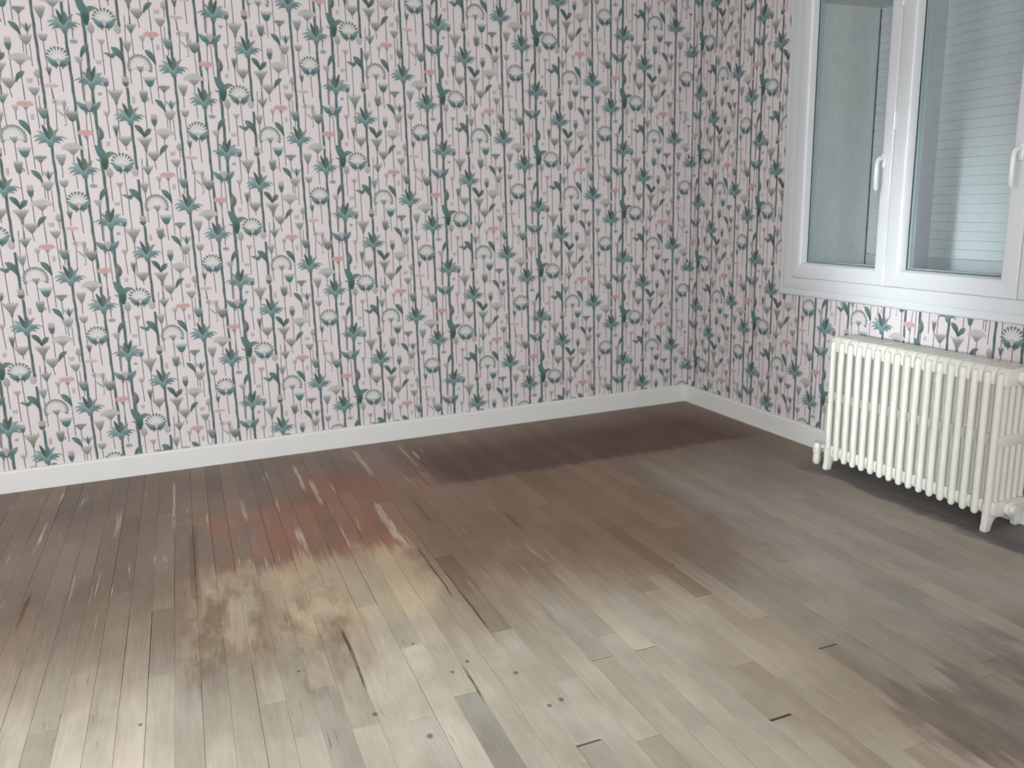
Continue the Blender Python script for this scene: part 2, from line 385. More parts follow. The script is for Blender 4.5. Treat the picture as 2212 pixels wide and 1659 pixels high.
for m_ in MOTIFS:
    n_, o = m_[0], m_[1]
    if len(m_) > 3 and isinstance(m_[2], (int, float)): W_, h = m_[2] * 1.16, m_[3] * 1.12
    if n_ == 'calyx': cup(o, W_, h, (186, 190, 188), (84, 122, 124), flare=1.1, teeth=4, round_=1.1)
    elif n_ == 'calyx2': cup(o, W_, h * 0.8, (186, 188, 184), (112, 138, 132), flare=1.15, teeth=3, round_=1.0); leaf(o, (o[0], o[1] + 90 * K), (o[0], o[1] + 190 * K), 34 * K, DARK, (90, 112, 110))
    elif n_ == 'calyxS': cup(o, W_, h, (140, 146, 140), (84, 104, 100), flare=1.1, teeth=3, round_=0.9)
    elif n_ == 'cone': cup(o, W_, h, (182, 188, 182), (132, 150, 142), round_=0.85, teeth=4)
    elif n_ == 'faint': cup(o, W_, h, (206, 200, 198), (176, 180, 176), round_=0.8, teeth=3)
    elif n_ == 'bell': cup(o, W_, h, (184, 188, 182), (146, 156, 150), round_=0.7, teeth=5)
    elif n_ == 'bell3': cup(o, W_, h, (194, 194, 190), (150, 158, 152), round_=0.6, teeth=6)
    elif n_ == 'tealcup': cup(o, W_, h, (160, 170, 160), (86, 128, 126), round_=0.55, teeth=4)
    elif n_ == 'greencup': cup(o, W_, h, (172, 176, 166), (98, 122, 108), round_=0.6, teeth=5)
    elif n_ == 'mintcup': cup((o[0], o[1] + 70 * K), W_ * 1.35, h * 0.8, (204, 212, 204), (160, 190, 180), round_=0.5, teeth=6); cup(o, W_, h * 0.95, (96, 146, 142), (86, 136, 134), round_=0.5, teeth=3)
    elif n_ == 'umbel': cup(o, W_, h, (172, 178, 172), (120, 136, 128), round_=1.3, teeth=6); ell(o[0], o[1] + h * 0.85 * K, W_ * 0.5 * K, 34 * K, (118, 134, 126), (150, 158, 150))
    elif n_ == 'umbel2': cup(o, W_, h, (186, 188, 176), (132, 140, 130), round_=0.9, teeth=7)
    elif n_ == 'umbelG': cup(o, W_, h, (184, 186, 172), (140, 146, 132), flare=1.1, round_=1.1, teeth=4); cup((o[0], o[1] - 55 * K), 66, 75, (150, 154, 140), (124, 132, 120))
    elif n_ == 'spiky': cup(o, W_, h, (178, 180, 166), (128, 140, 126), flare=1.15, round_=1.2, teeth=5); cup((o[0], o[1] - 70 * K), 66, 90, (150, 156, 140), (118, 130, 118))
    elif n_ == 'bowl': cup(o, W_, h, (206, 196, 190), (138, 150, 144), round_=0.45, teeth=4)
    elif n_ == 'blob': ell(o[0] + 10 * K, o[1] + 10 * K, W_ / 2 * K, h / 2 * K, (132, 148, 146), (178, 184, 182), 9)
    elif n_ == 'faintblob':
        for q in (-1, 1): leaf((o[0] + q * W_ * 0.2 * K, o[1] - h * 0.5 * K), (o[0], o[1]), (o[0] + q * W_ * 0.4 * K, o[1] + h * 0.5 * K), W_ * 0.4 * K, (186, 186, 182), (206, 200, 198), n=5)
    elif n_ == 'dot': ell(o[0], o[1], 40 * K, 34 * K, (146, 152, 146), (184, 184, 180), 8)
    elif n_ == 'sprig':
        t = (o[0] - 10 * K, o[1] + 340 * K)
        line([o, (o[0] + 5 * K, o[1] - 160 * K)], 14, (168, 170, 168)); line([o, t], 12, (176, 178, 176))
        for (x, y, tx, ty) in [(0, 30, 90, 220), (0, 130, 60, 330), (0, 0, -150, 170), (-4, 200, 40, 360), (0, 60, 80, 170)]:
            leaf((o[0] + x * K, o[1] + y * K), (o[0] + (x * .6 + tx * .5) * K, o[1] + (y + ty) / 2 * K), (o[0] + tx * K, o[1] + ty * K), 30 * K, (150, 160, 158), (168, 174, 172), n=5)
        ell(o[0] - 70 * K, o[1] + 300 * K, 60 * K, 50 * K, (212, 200, 198), (218, 206, 205), 8)
    elif n_ == 'wings':
        for s in (-1, 1):
            pts = tr(o, [(s * 225, 195), (s * 205, 105), (s * 150, 35), (s * 95, 5), (s * 40, -10), (0, -10), (s * 14, 70), (s * 60, 130), (s * 140, 165)], 1.05)
            fan(o[0] + s * 95 * K, o[1] + 75 * K, pts, TEALD, [TEAL, TEAL, TEALD, TEALD, DARK, DARK, TEALD, TEAL, TEALL])
            leaf((o[0] + s * 70 * K, o[1] + 40 * K), (o[0] + s * 74 * K, o[1] - 20 * K), (o[0] + s * 70 * K, o[1] - 85 * K), 62 * K, TEALD, TEAL, n=5)
        cup((o[0], o[1] + 10 * K), 150, 160, (204, 196, 192), (214, 180, 182), round_=0.8, teeth=5)
    elif n_ == 'pod':
        leaf(o, (o[0] + 40 * K, o[1] + 150 * K), (o[0] - 15 * K, o[1] + 290 * K), 100 * K, DARK, (150, 146, 142), peak=0.4)
        leaf((o[0] - 25 * K, o[1]), (o[0] - 20 * K, o[1] + 120 * K), (o[0] - 35 * K, o[1] + 210 * K), 40 * K, TEALD, (160, 160, 154), n=5)
    elif n_ == 'vplant':
        a, l, r, d = m_[1], m_[2], m_[3], m_[4]
        leaf((a[0], a[1] - 30 * K), (a[0] - 10 * K, a[1] + 200 * K), (l[0] - 5 * K, l[1] + 10 * K), 165 * K, (74, 122, 118), (96, 136, 138), n=8, peak=0.5)
        leaf(d, (d[0] - 5 * K, d[1] + 190 * K), (d[0] + 60 * K, d[1] + 330 * K), 125 * K, (46, 92, 80), (84, 118, 108), n=8, peak=0.45)
        leaf((d[0] + 15 * K, d[1] + 230 * K), (a[0] + 80 * K, a[1] + 220 * K), r, 105 * K, (96, 122, 112), (128, 148, 140), n=7)
        leaf((a[0] - 60 * K, a[1] + 20 * K), (a[0] - 130 * K, a[1] + 40 * K), (a[0] - 180 * K, a[1] + 70 * K), 40 * K, (120, 132, 124), (168, 168, 160), n=5)
    elif n_ == 'dome': domehead(o, W_, h, (188, 190, 184), (150, 158, 150))
    elif n_ in ('pinkA', 'pinkB'):
        pinkhead(o, W_, h); cup((o[0] + 4 * K, o[1] - 125 * K), 95, 75, (184, 182, 176), (150, 156, 150))
    elif n_ == 'pinkF': pinkhead(o, W_, h, (222, 182, 182))
    elif n_ == 'pinkS': cup(o, W_, h, (218, 184, 184), (210, 160, 162), flare=1.2, round_=0.9, teeth=4)
    elif n_ == 'tulipG': cup(o, W_, h * 0.85, (158, 166, 156), (104, 132, 122), round_=0.4, teeth=3); leaf((o[0] + 90 * K, o[1] + 40 * K), (o[0] + 95 * K, o[1] + 80 * K), (o[0] + 60 * K, o[1] + 140 * K), 30 * K, (150, 158, 152), (190, 190, 186), n=5)
    elif n_ == 'tulipP': cup((o[0], o[1] + h * 0.45 * K), W_ * 0.9, h * 0.5, (222, 196, 194), (210, 172, 170), round_=0.3, teeth=2); cup(o, W_, h * 0.6, (106, 140, 142), (92, 130, 134), round_=0.5, teeth=3)
    elif n_ in ('bud', 'budT'):
        leaf(o, (o[0], o[1] + h * 0.5 * K), (o[0], o[1] + h * 1.05 * K), W_ * K, (150, 156, 144) if n_ == 'bud' else (184, 178, 174), (206, 190, 184), peak=0.45)
    elif n_ == 'tulipT': cup((o[0], o[1] + 50 * K), W_ * 0.95, h * 0.8, (222, 190, 186), (200, 176, 170), round_=0.4, teeth=3); cup(o, W_, h * 0.55, (112, 136, 128), (82, 114, 110), round_=0.5, teeth=2)
    elif n_ == 'leaf':
        a, t, w_ = m_[1], m_[2], m_[3]
        up = (a[0] * 0.55 + t[0] * 0.45, a[1] * 0.25 + t[1] * 0.75)
        leaf(a, (a[0] * 0.75 + t[0] * 0.25, a[1] * 0.3 + t[1] * 0.7), t, w_ * 1.35 * K, (70, 104, 102) if w_ > 75 else (66, 100, 88), (112, 140, 138), n=8, peak=0.6)
    elif n_ == 'leafcal':
        a, t = m_[1], m_[2]
        leaf((a[0] + 30 * K, a[1]), (a[0] - 20 * K, a[1] + 90 * K), t, 70 * K, (100, 126, 120), (136, 150, 144), n=6)
        leaf(a, (a[0] + 40 * K, a[1] + 50 * K), (a[0] + 110 * K, a[1] + 110 * K), 80 * K, (88, 120, 116), (100, 132, 132), n=5)
    elif n_ == 'vleaf':
        o = (-0.148, -0.825)
        leaf(o, (o[0] - 40 * K, o[1] + 190 * K), (o[0] - 175 * K, o[1] + 260 * K), 108 * K, (56, 84, 80), (112, 136, 126), n=8, peak=0.6)
        leaf(o, (o[0] + 60 * K, o[1] + 110 * K), (o[0] + 150 * K, o[1] + 190 * K), 104 * K, (62, 92, 88), (116, 138, 128), n=8, peak=0.6)
    elif n_ == 'fanB': fanflower(o, False)
for m_ in MOTIFS:
    if m_[0] == 'fanA': fanflower(m_[1], True)
for m_ in MOTIFS:
    if m_[0] == 'palm': palm(m_[1])
    if m_[0] == 'palmf': palm(m_[1], -1)

def wallpaper(name, origin, du, wall_polys, umin, umax, lattice0, parity, hole=None, normal=(0, -1, 0)):
    """wall body + the print laid on its face; a point (u, z) on the wall is origin + du*u + z up"""
    V = []; F = []; C = []
    for verts, faces in wall_polys:
        n = len(V); V += verts; C += [BG] * len(verts); F += [tuple(i + n for i in f) for f in faces]
    EPS = 1.1e-5
    imin, imax = int(math.floor(umin - lattice0)) - 1, int(math.ceil(umax - lattice0)) + 1
    zt = -FZ
    for i in range(imin, imax + 1):
        for v in range(-3, 7):
            vv = v + (0.5 if (i + parity) % 2 else 0.0)
            ub, zb = lattice0 + i, zt - vv * RHO
            if zb < -1.5 or zb > ZC + 2.6: continue
            for li, (pts, cols) in enumerate(tile):
                Q = [(ub + x, zb + y) for x, y in pts]
                if max(q[0] for q in Q) > umax or min(q[0] for q in Q) < umin or min(q[1] for q in Q) > ZC - 0.01 or max(q[1] for q in Q) < 0.05: continue
                cx = sum(q[0] for q in Q) / len(Q); cz = sum(q[1] for q in Q) / len(Q)
                if hole and hole[0] < cx < hole[1] and hole[2] < cz < hole[3]: continue
                n = len(V); e = 1e-4 + li * EPS * 0.6
                for q in Q:
                    z = min(max(q[1], 0.02), ZC - 0.01)
                    V.append((origin[0] + du[0] * q[0] + normal[0] * e, origin[1] + du[1] * q[0] + normal[1] * e, z))
                C += cols; F.append(tuple(range(n, n + len(Q))))
    o = obj(name, V, F, m_paper, kind='structure')
    ca = o.data.color_attributes.new('print', 'FLOAT_COLOR', 'POINT')
    ca.data.foreach_set('color', [x for c in C for x in (c[0], c[1], c[2], 1.0)])
    return o

def boxvf(x0, x1, y0, y1, z0, z1):
    return ([(x0, y0, z0), (x1, y0, z0), (x1, y1, z0), (x0, y1, z0), (x0, y0, z1), (x1, y0, z1), (x1, y1, z1), (x0, y1, z1)],
            [(0, 3, 2, 1), (4, 5, 6, 7), (0, 1, 5, 4), (1, 2, 6, 5), (2, 3, 7, 6), (3, 0, 4, 7)])

# ------------------------------------------------------------------ room shell
wallpaper('wall_back', (0, 0, 0), (1, 0), [boxvf(XL, 0.0, 0, 0.4, 0, ZC)], XL + .02, -0.004, U6 - 6, 1)
wallpaper('wall_right', (0, 0, 0), (0, -1),
          [boxvf(0, .06, WY1, 0.0, 0, ZC), boxvf(0, .06, YB, WY0, 0, ZC), boxvf(0, .06, WY0, WY1, 0, WZ0), boxvf(0, .06, WY0, WY1, WZ1, ZC)],
          0.004, -YB - .02, W0, 0, hole=(-WY1 + .03, -WY0 - .03, WZ0 + .03, WZ1 - .03), normal=(-1, 0, 0))
mb = MB()                                           # masonry behind the papered face, with the reveal of the window
D1 = DEPTH + 0.25
mb.box(.06, D1, WY1, 0.4, -.2, ZC); mb.box(.06, D1, YB, WY0, -.2, ZC); mb.box(.06, D1, WY0, WY1, -.2, WZ0 + .14); mb.box(.06, D1, WY0, WY1, 3.95, ZC)
mb.build('wall_outside', m_render, kind='structure')
MB_ = MB(); MB_.box(XL - .3, XL, YB, 0.4, -.2, ZC); MB_.build('wall_left', m_plain, kind='structure')
MB_ = MB(); MB_.box(XL - .3, D1, YB - .3, YB, -.2, ZC); MB_.build('wall_front', m_plain, kind='structure')
MB_ = MB(); MB_.box(XL - .3, D1, YB - .3, 0.4, ZC, ZC + .2); MB_.build('ceiling', m_ceil, kind='structure')

# ------------------------------------------------------------------ baseboards
BH = 0.196
def baseboard(name, pts_out, run0, run1, axis):
    prof = [(0.0, 0.0), (0.034, 0.0), (0.034, BH - .022), (0.026, BH - .004), (0.018, BH), (0.0, BH)]
    rings = []
    for e in (run0, run1):
        r = []
        for d, z in prof:
            if axis == 'x': r.append(((e if e != 'c' else -d), -d, z))
            else: r.append((-d, (e if e != 'c' else -d), z))
        rings.append(r)
    m = MB(); m.loft(rings); return m.build(name, m_white, kind='structure')
baseboard('baseboard_back', None, XL, 'c', 'x')
baseboard('baseboard_right', None, 'c', YB, 'y')

# ------------------------------------------------------------------ window: trim, fixed frame, three casements
m_pvc = mat('white_pvc', (225, 228, 233), 0.22, 0.5)
m_gasket = mat('black_gasket', (62, 74, 82), 0.6, 0.3)
m_spacer = mat('grey_spacer', (186, 200, 204), 0.4, 0.5)
m_handle = mat('white_handle_lacquer', (236, 240, 242), 0.2, 0.5)
m_glass = bpy.data.materials.new('window_glass'); m_glass.use_nodes = True
nt = m_glass.node_tree; nt.nodes.remove(nt.nodes['Principled BSDF'])
tr_ = nt.nodes.new('ShaderNodeBsdfTransparent'); tr_.inputs[0].default_value = (0.945, 0.968, 0.965, 1)
gl = nt.nodes.new('ShaderNodeBsdfGlossy'); gl.inputs['Roughness'].default_value = 0.03
lw = nt.nodes.new('ShaderNodeLayerWeight'); lw.inputs[0].default_value = 0.5
pw = nt.nodes.new('ShaderNodeMath'); pw.operation = 'POWER'; nt.links.new(lw.outputs['Facing'], pw.inputs[0]); pw.inputs[1].default_value = 4.0
fr = nt.nodes.new('ShaderNodeMath'); fr.operation = 'MULTIPLY_ADD'; nt.links.new(pw.outputs[0], fr.inputs[0]); fr.inputs[1].default_value = 0.9; fr.inputs[2].default_value = 0.04
ms = nt.nodes.new('ShaderNodeMixShader')
nt.links.new(fr.outputs[0], ms.inputs[0]); nt.links.new(tr_.outputs[0], ms.inputs[1]); nt.links.new(gl.outputs[0], ms.inputs[2])
nt.links.new(ms.outputs[0], nt.nodes['Material Output'].inputs[0])

def frame_ring(y0, y1, z0, z1, prof):
    """sweep a profile of (inset, x) pairs around the rectangle, mitred at the corners"""
    rings = []
    for pr in prof:
        ins, x = pr[0], pr[1]; iz = pr[2] if len(pr) > 2 else ins
        rings.append([(x, y0 + ins, z0 + iz), (x, y1 - ins, z0 + iz), (x, y1 - ins, z1 - iz), (x, y0 + ins, z1 - iz)])
    m = MB(); n = len(rings); v = [p for r in rings for p in r]; f = []
    for i in range(n):
        j = (i + 1) % n
        for k in range(4):
            l = (k + 1) % 4
            f.append((i * 4 + k, i * 4 + l, j * 4 + l, j * 4 + k))
    m.add(v, f); return m
def fb(name, m, material, parent, bevel=0.004):
    return m.build(name, material, parent, bevel=bevel, seg=2)

win = empty('window_1', (0, -3.40, 1.39)); win['kind'] = 'structure'
def wpart(o):
    o.matrix_parent_inverse = win.matrix_world.inverted(); return o
bpy.context.view_layer.update()
WZB, WZT = 1.398, 4.30
wpart(fb('cover_trim', frame_ring(-5.38, -1.565, WZB, WZT, [(0, 0), (0, -.022), (.012, -.034), (.085, -.034), (.085, 0)]), m_pvc, win))
wpart(fb('frame', frame_ring(-5.31, -1.635, WZB + .07, WZT - .07, [(0, .05), (0, -.050), (.10, -.050), (.125, -.044), (.185, -.044), (.185, .05)]), m_pvc, win))
SZ0, SZ1 = 1.575, 4.10
sashes = []
def sash(y0, y1, handle=None, gi=0.140):
    s = wpart(fb('sash', frame_ring(y0, y1, SZ0, SZ1, [(0, .03), (0, -.080), (.008, -.092), (gi - .032, -.092, .108), (gi - .015, -.084, .125), (gi, -.052, .140), (gi, .03, .140)]), m_pvc, win, 0.003))
    gz = 0.140
    g = MB(); g.box(-.006, .0, y0 + gi - .02, y1 - gi + .02, SZ0 + gz - .02, SZ1 - gz + .02)
    o = g.build('glass_pane', m_glass, s); o.location = (0, 0, 0)
    o = fb('gasket', frame_ring(y0 + gi - .004, y1 - gi + .004, SZ0 + gz - .004, SZ1 - gz + .004, [(0, -.010), (0, -.020), (.008, -.016), (.008, -.008), (0, -.008)]), m_gasket, s, 0)
    o = fb('spacer', frame_ring(y0 + gi - .002, y1 - gi + .002, SZ0 + gz - .002, SZ1 - gz + .002, [(0, .001), (.016, .001), (.016, .026), (0, .026)]), m_spacer, s, 0)
    if handle:
        hz, hy = handle
        h = MB()
        h.box(-.108, -.09, hy - .022, hy + .022, hz - .075, hz + .04)
        hh = h.build('handle_plate', m_handle, s, bevel=.010, seg=3)
        m = MB()
        path = [(-.10, hy, hz), (-.130, hy, hz), (-.150, hy, hz - .004), (-.162, hy, hz - .020), (-.167, hy, hz - .05), (-.167, hy, hz - .15), (-.164, hy, hz - .228), (-.159, hy, hz - .244)]
        m.tube(path, [.019, .018, .018, .018, .018, .018, .017, .009], 12)
        m.build('handle', m_handle, s, smooth=True)
    return s
S1 = sash(-2.867, -1.790, (2.580, -2.795), 0.118)
S2 = sash(-4.003, -2.873, (2.572, -3.938))
S3 = sash(-5.141, -4.009)
for yy, zs in ((-2.870, (1.69, 2.86, 3.75)), (-5.144, (1.69, 3.75))):
    for zz in zs:
        m = MB(); m.tube([(-.095, yy, zz - .065), (-.095, yy, zz + .065)], .014, 10); wpart(m.build('hinge', m_handle, win, smooth=True))

# roller shutters at the back of the reveal, one on each side of the central post
m_slat = mat('grey_green_shutter_slat', (232, 236, 240), 0.5, 0.4, noise=0.04, nscale=9)
m_bar = mat('grey_shutter_bar', (212, 216, 220), 0.5, 0.4)
m_post = mat('grey_post_paint', (214, 214, 222), 0.6, 0.3)
m = MB(); m.box(.62, DEPTH + .22, -2.51, -2.20, 1.59, 3.95)
m.build('shutter_post', m_post, kind='structure', bevel=.008)  # the central post that divides the two shutters
m = MB(); m.box(DEPTH - .02, DEPTH + .02, -1.807, -1.800, 1.59, 3.94); m.build('trim_2', mat('dark_guide_groove', (84, 92, 94), 0.7, 0.2), kind='structure')
SP = (3.946 - 1.752) / 29
def shutter(y0, y1, label, first=None):
    e = empty('roller_shutter', (DEPTH, (y0 + y1) / 2, 1.59)); tag(e, label, 'roller shutter', 'roller shutters behind the window')
    prof = [(.012, 0.0), (-.0092, .001), (-.0104, .020), (-.011, .038), (-.0104, .056), (-.0092, .0750), (.012, .0756)]
    mb = MB(); mb.loft([[(x, y0 - (y0 + y1) / 2, z) for x, z in prof], [(x, y1 - (y0 + y1) / 2, z) for x, z in prof]])
    base = None
    z = 1.752; n = 0
    while n < 29:
        if base is None:
            base = mb.build('slat', m_slat, e, smooth=True); o = base
        else:
            o = base.copy(); col.objects.link(o); o.parent = e
        o.location = (0, 0, (z - 1.59) * S); z += SP; n += 1
    mb = MB(); mb.box(-.016, .014, y0 - (y0 + y1) / 2, y1 - (y0 + y1) / 2, 0.0, .158)
    mb.build('bottom_bar', m_bar, e, bevel=.006)
    return e
shutter(-5.29, -2.512, 'pale grey-green closed roller shutter behind the middle and right-hand casements')
shutter(-2.198, -1.808, 'narrow closed roller shutter seen as a slatted strip through the left-hand casement')

# ------------------------------------------------------------------ cast iron radiator, seventeen sections
m_rad = mat('cream_white_radiator_enamel', (236, 234, 226), 0.28, 0.5, noise=0.015, nscale=20)
PITCH = .0937; YR0 = -2.662
rad = empty('radiator', (-.215, YR0 - 8 * PITCH, 0))
tag(rad, 'cream white cast iron column radiator standing under the window', 'radiator')
def capsule(m, x, rx, ry, z0, z1, n=10, r=None):
    r = r or max(rx, ry)
    st = [(z0, .35), (z0 + r * .25, .72), (z0 + r * .7, .97), (z0 + r * 1.1, 1), (z1 - r * 1.1, 1), (z1 - r * .7, .97), (z1 - r * .25, .72), (z1, .35)]
    m.loft([[(x + rx * f * math.cos(a), ry * f * math.sin(a), z) for a in [2 * math.pi * (k + .5) / n for k in range(n)]] for z, f in st])
X0 = .215                                     # part coordinates are measured from the radiator's own centre line
COLS = [-.365 + .062 * k for k in range(6)]
def section_body(which):
    m = MB()
    def plate(outline, hw):
        n = len(outline)
        m.loft([[(x + X0, -hw, z) for x, z in outline], [(x + X0, -hw + .012, z) for x, z in outline], [(x + X0, hw - .012, z) for x, z in outline], [(x + X0, hw, z) for x, z in outline]])
    if which == 0:
        plate([(-.352, 1.03), (-.36, 1.08), (-.348, 1.125), (-.32, 1.15), (-.09, 1.15), (-.062, 1.125), (-.05, 1.08), (-.058, 1.03)], .0425)
        m.tube([(0, -PITCH / 2, 1.09), (0, PITCH / 2, 1.09)], .045, 14)
    elif which == 1:
        plate([(-.35, .215), (-.358, .165), (-.345, .125), (-.32, .108), (-.09, .108), (-.065, .125), (-.052, .165), (-.06, .215)], .0425)
        m.tube([(0, -PITCH / 2, .16), (0, PITCH / 2, .16)], .045, 14)
    else:
        plate([(-.345, .605), (-.350, .63), (-.350, .66), (-.345, .685), (-.075, .685), (-.068, .66), (-.068, .63), (-.075, .605)], .0225)
    return m
sec_body, sec_low, sec_web = section_body(0), section_body(1), section_body(2)
def column_mb(k):
    m = MB()
    if k == 0: capsule(m, COLS[0] + X0, .0255, .0245, .100, 1.122, 12)
    else: capsule(m, COLS[k] + X0, .0215, .0215, .13, 1.10, 10)
    return m
col_mesh = [column_mb(k) for k in range(6)]
sec0 = None; section_objs = []
for k in range(17):
    yloc = (8 - k) * PITCH * S
    if sec0 is None:
        s = sec_body.build('section', m_rad, rad, smooth=True, bevel=.005); sec0 = s
        cols0 = [cm.build('column', m_rad, s, smooth=True) for cm in col_mesh] + [sec_low.build('bottom_header', m_rad, s, smooth=True, bevel=.005), sec_web.build('web', m_rad, s, smooth=True, bevel=.004)]
    else:
        s = sec0.copy(); col.objects.link(s); s.parent = rad
        for c in cols0:
            d = c.copy(); col.objects.link(d); d.parent = s
    s.location = (0, yloc, 0); section_objs.append(s)
def foot_mb(sgn):
    out = [(-.388, .20), (-.389, .055), (-.396, .030), (-.396, .004), (-.390, 0), (-.340, 0), (-.335, .006), (-.332, .028), (-.318, .066), (-.292, .098), (-.255, .118), (-.214, .124), (-.214, .20)]
    pts = [(sgn * (x + .215), z) for x, z in out]
    m = MB(); m.loft([[(x, -.022, z) for x, z in pts], [(x, .022, z) for x, z in pts]]); return m
f0 = None
for s in (section_objs[0], section_objs[-1]):
    for sg in (1, -1):
        foot_mb(sg).build('foot', m_rad, s, bevel=.007)
# supply valve on the near end, blanking plug below it, return valve on the far end
ye = -8 * PITCH - PITCH / 2
def hexring(y0, y1, z, r, n=6):
    m = MB(); m.loft([[(r * math.cos(2 * math.pi * k / n + .3), y, z + r * math.sin(2 * math.pi * k / n + .3)) for k in range(n)] for y in (y0, y1)]); return m
m_valve = mat('white_painted_valve', (238, 240, 238), 0.25, 0.5)
hexring(ye, ye - .035, 1.09, .058).build('bushing', m_rad, rad, bevel=.005)
v = MB(); v.tube([(0, ye - .03, 1.09), (0, ye - .10, 1.09)], .032, 12)
v.tube([(0, ye - .12, 1.00), (0, ye - .12, 1.03), (0, ye - .12, 1.10), (0, ye - .12, 1.15)], [.03, .045, .045, .034], 14)
vo = v.build('valve', m_valve, rad, smooth=True)
kb = MB(); kb.tube([(0, ye - .12, 1.15), (0, ye - .12, 1.162), (0, ye - .12, 1.19), (0, ye - .12, 1.25), (0, ye - .12, 1.262)], [.036, .050, .054, .048, .036], 16)
kb.build('knob', m_valve, vo, smooth=True)
hexring(ye, ye - .03, .16, .060).build('plug', m_rad, rad, bevel=.006)
q = MB(); q.tube([(0, ye - .03, .16), (0, ye - .055, .16)], [.04, .034], 8); q.build('plug', m_rad, rad, bevel=.004)
yl = 8 * PITCH + PITCH / 2
hexring(yl, yl + .03, .16, .056).build('bushing', m_rad, rad, bevel=.005)
xv, yv = -.105, yl + .125
v = MB(); v.tube([(0, yl + .02, .16), (-.015, yl + .06, .16), (-.06, yv - .03, .158), (xv, yv, .155)], .026, 12)
v.build('valve', m_rad, rad, smooth=True)
pm = MB(); pm.tube([(xv, yv, .012), (xv, yv, .02), (xv, yv, .075), (xv, yv, .085), (xv, yv, .10), (xv, yv, .175), (xv, yv, .195)], [.030, .035, .033, .028, .037, .037, .024], 14)
vb = pm.build('union', m_rad, rad, smooth=True)
pm = MB(); pm.tube([(xv, yv, 0), (xv, yv, .02)], .024, 12); pm.build('pipe', m_rad, vb, smooth=True)

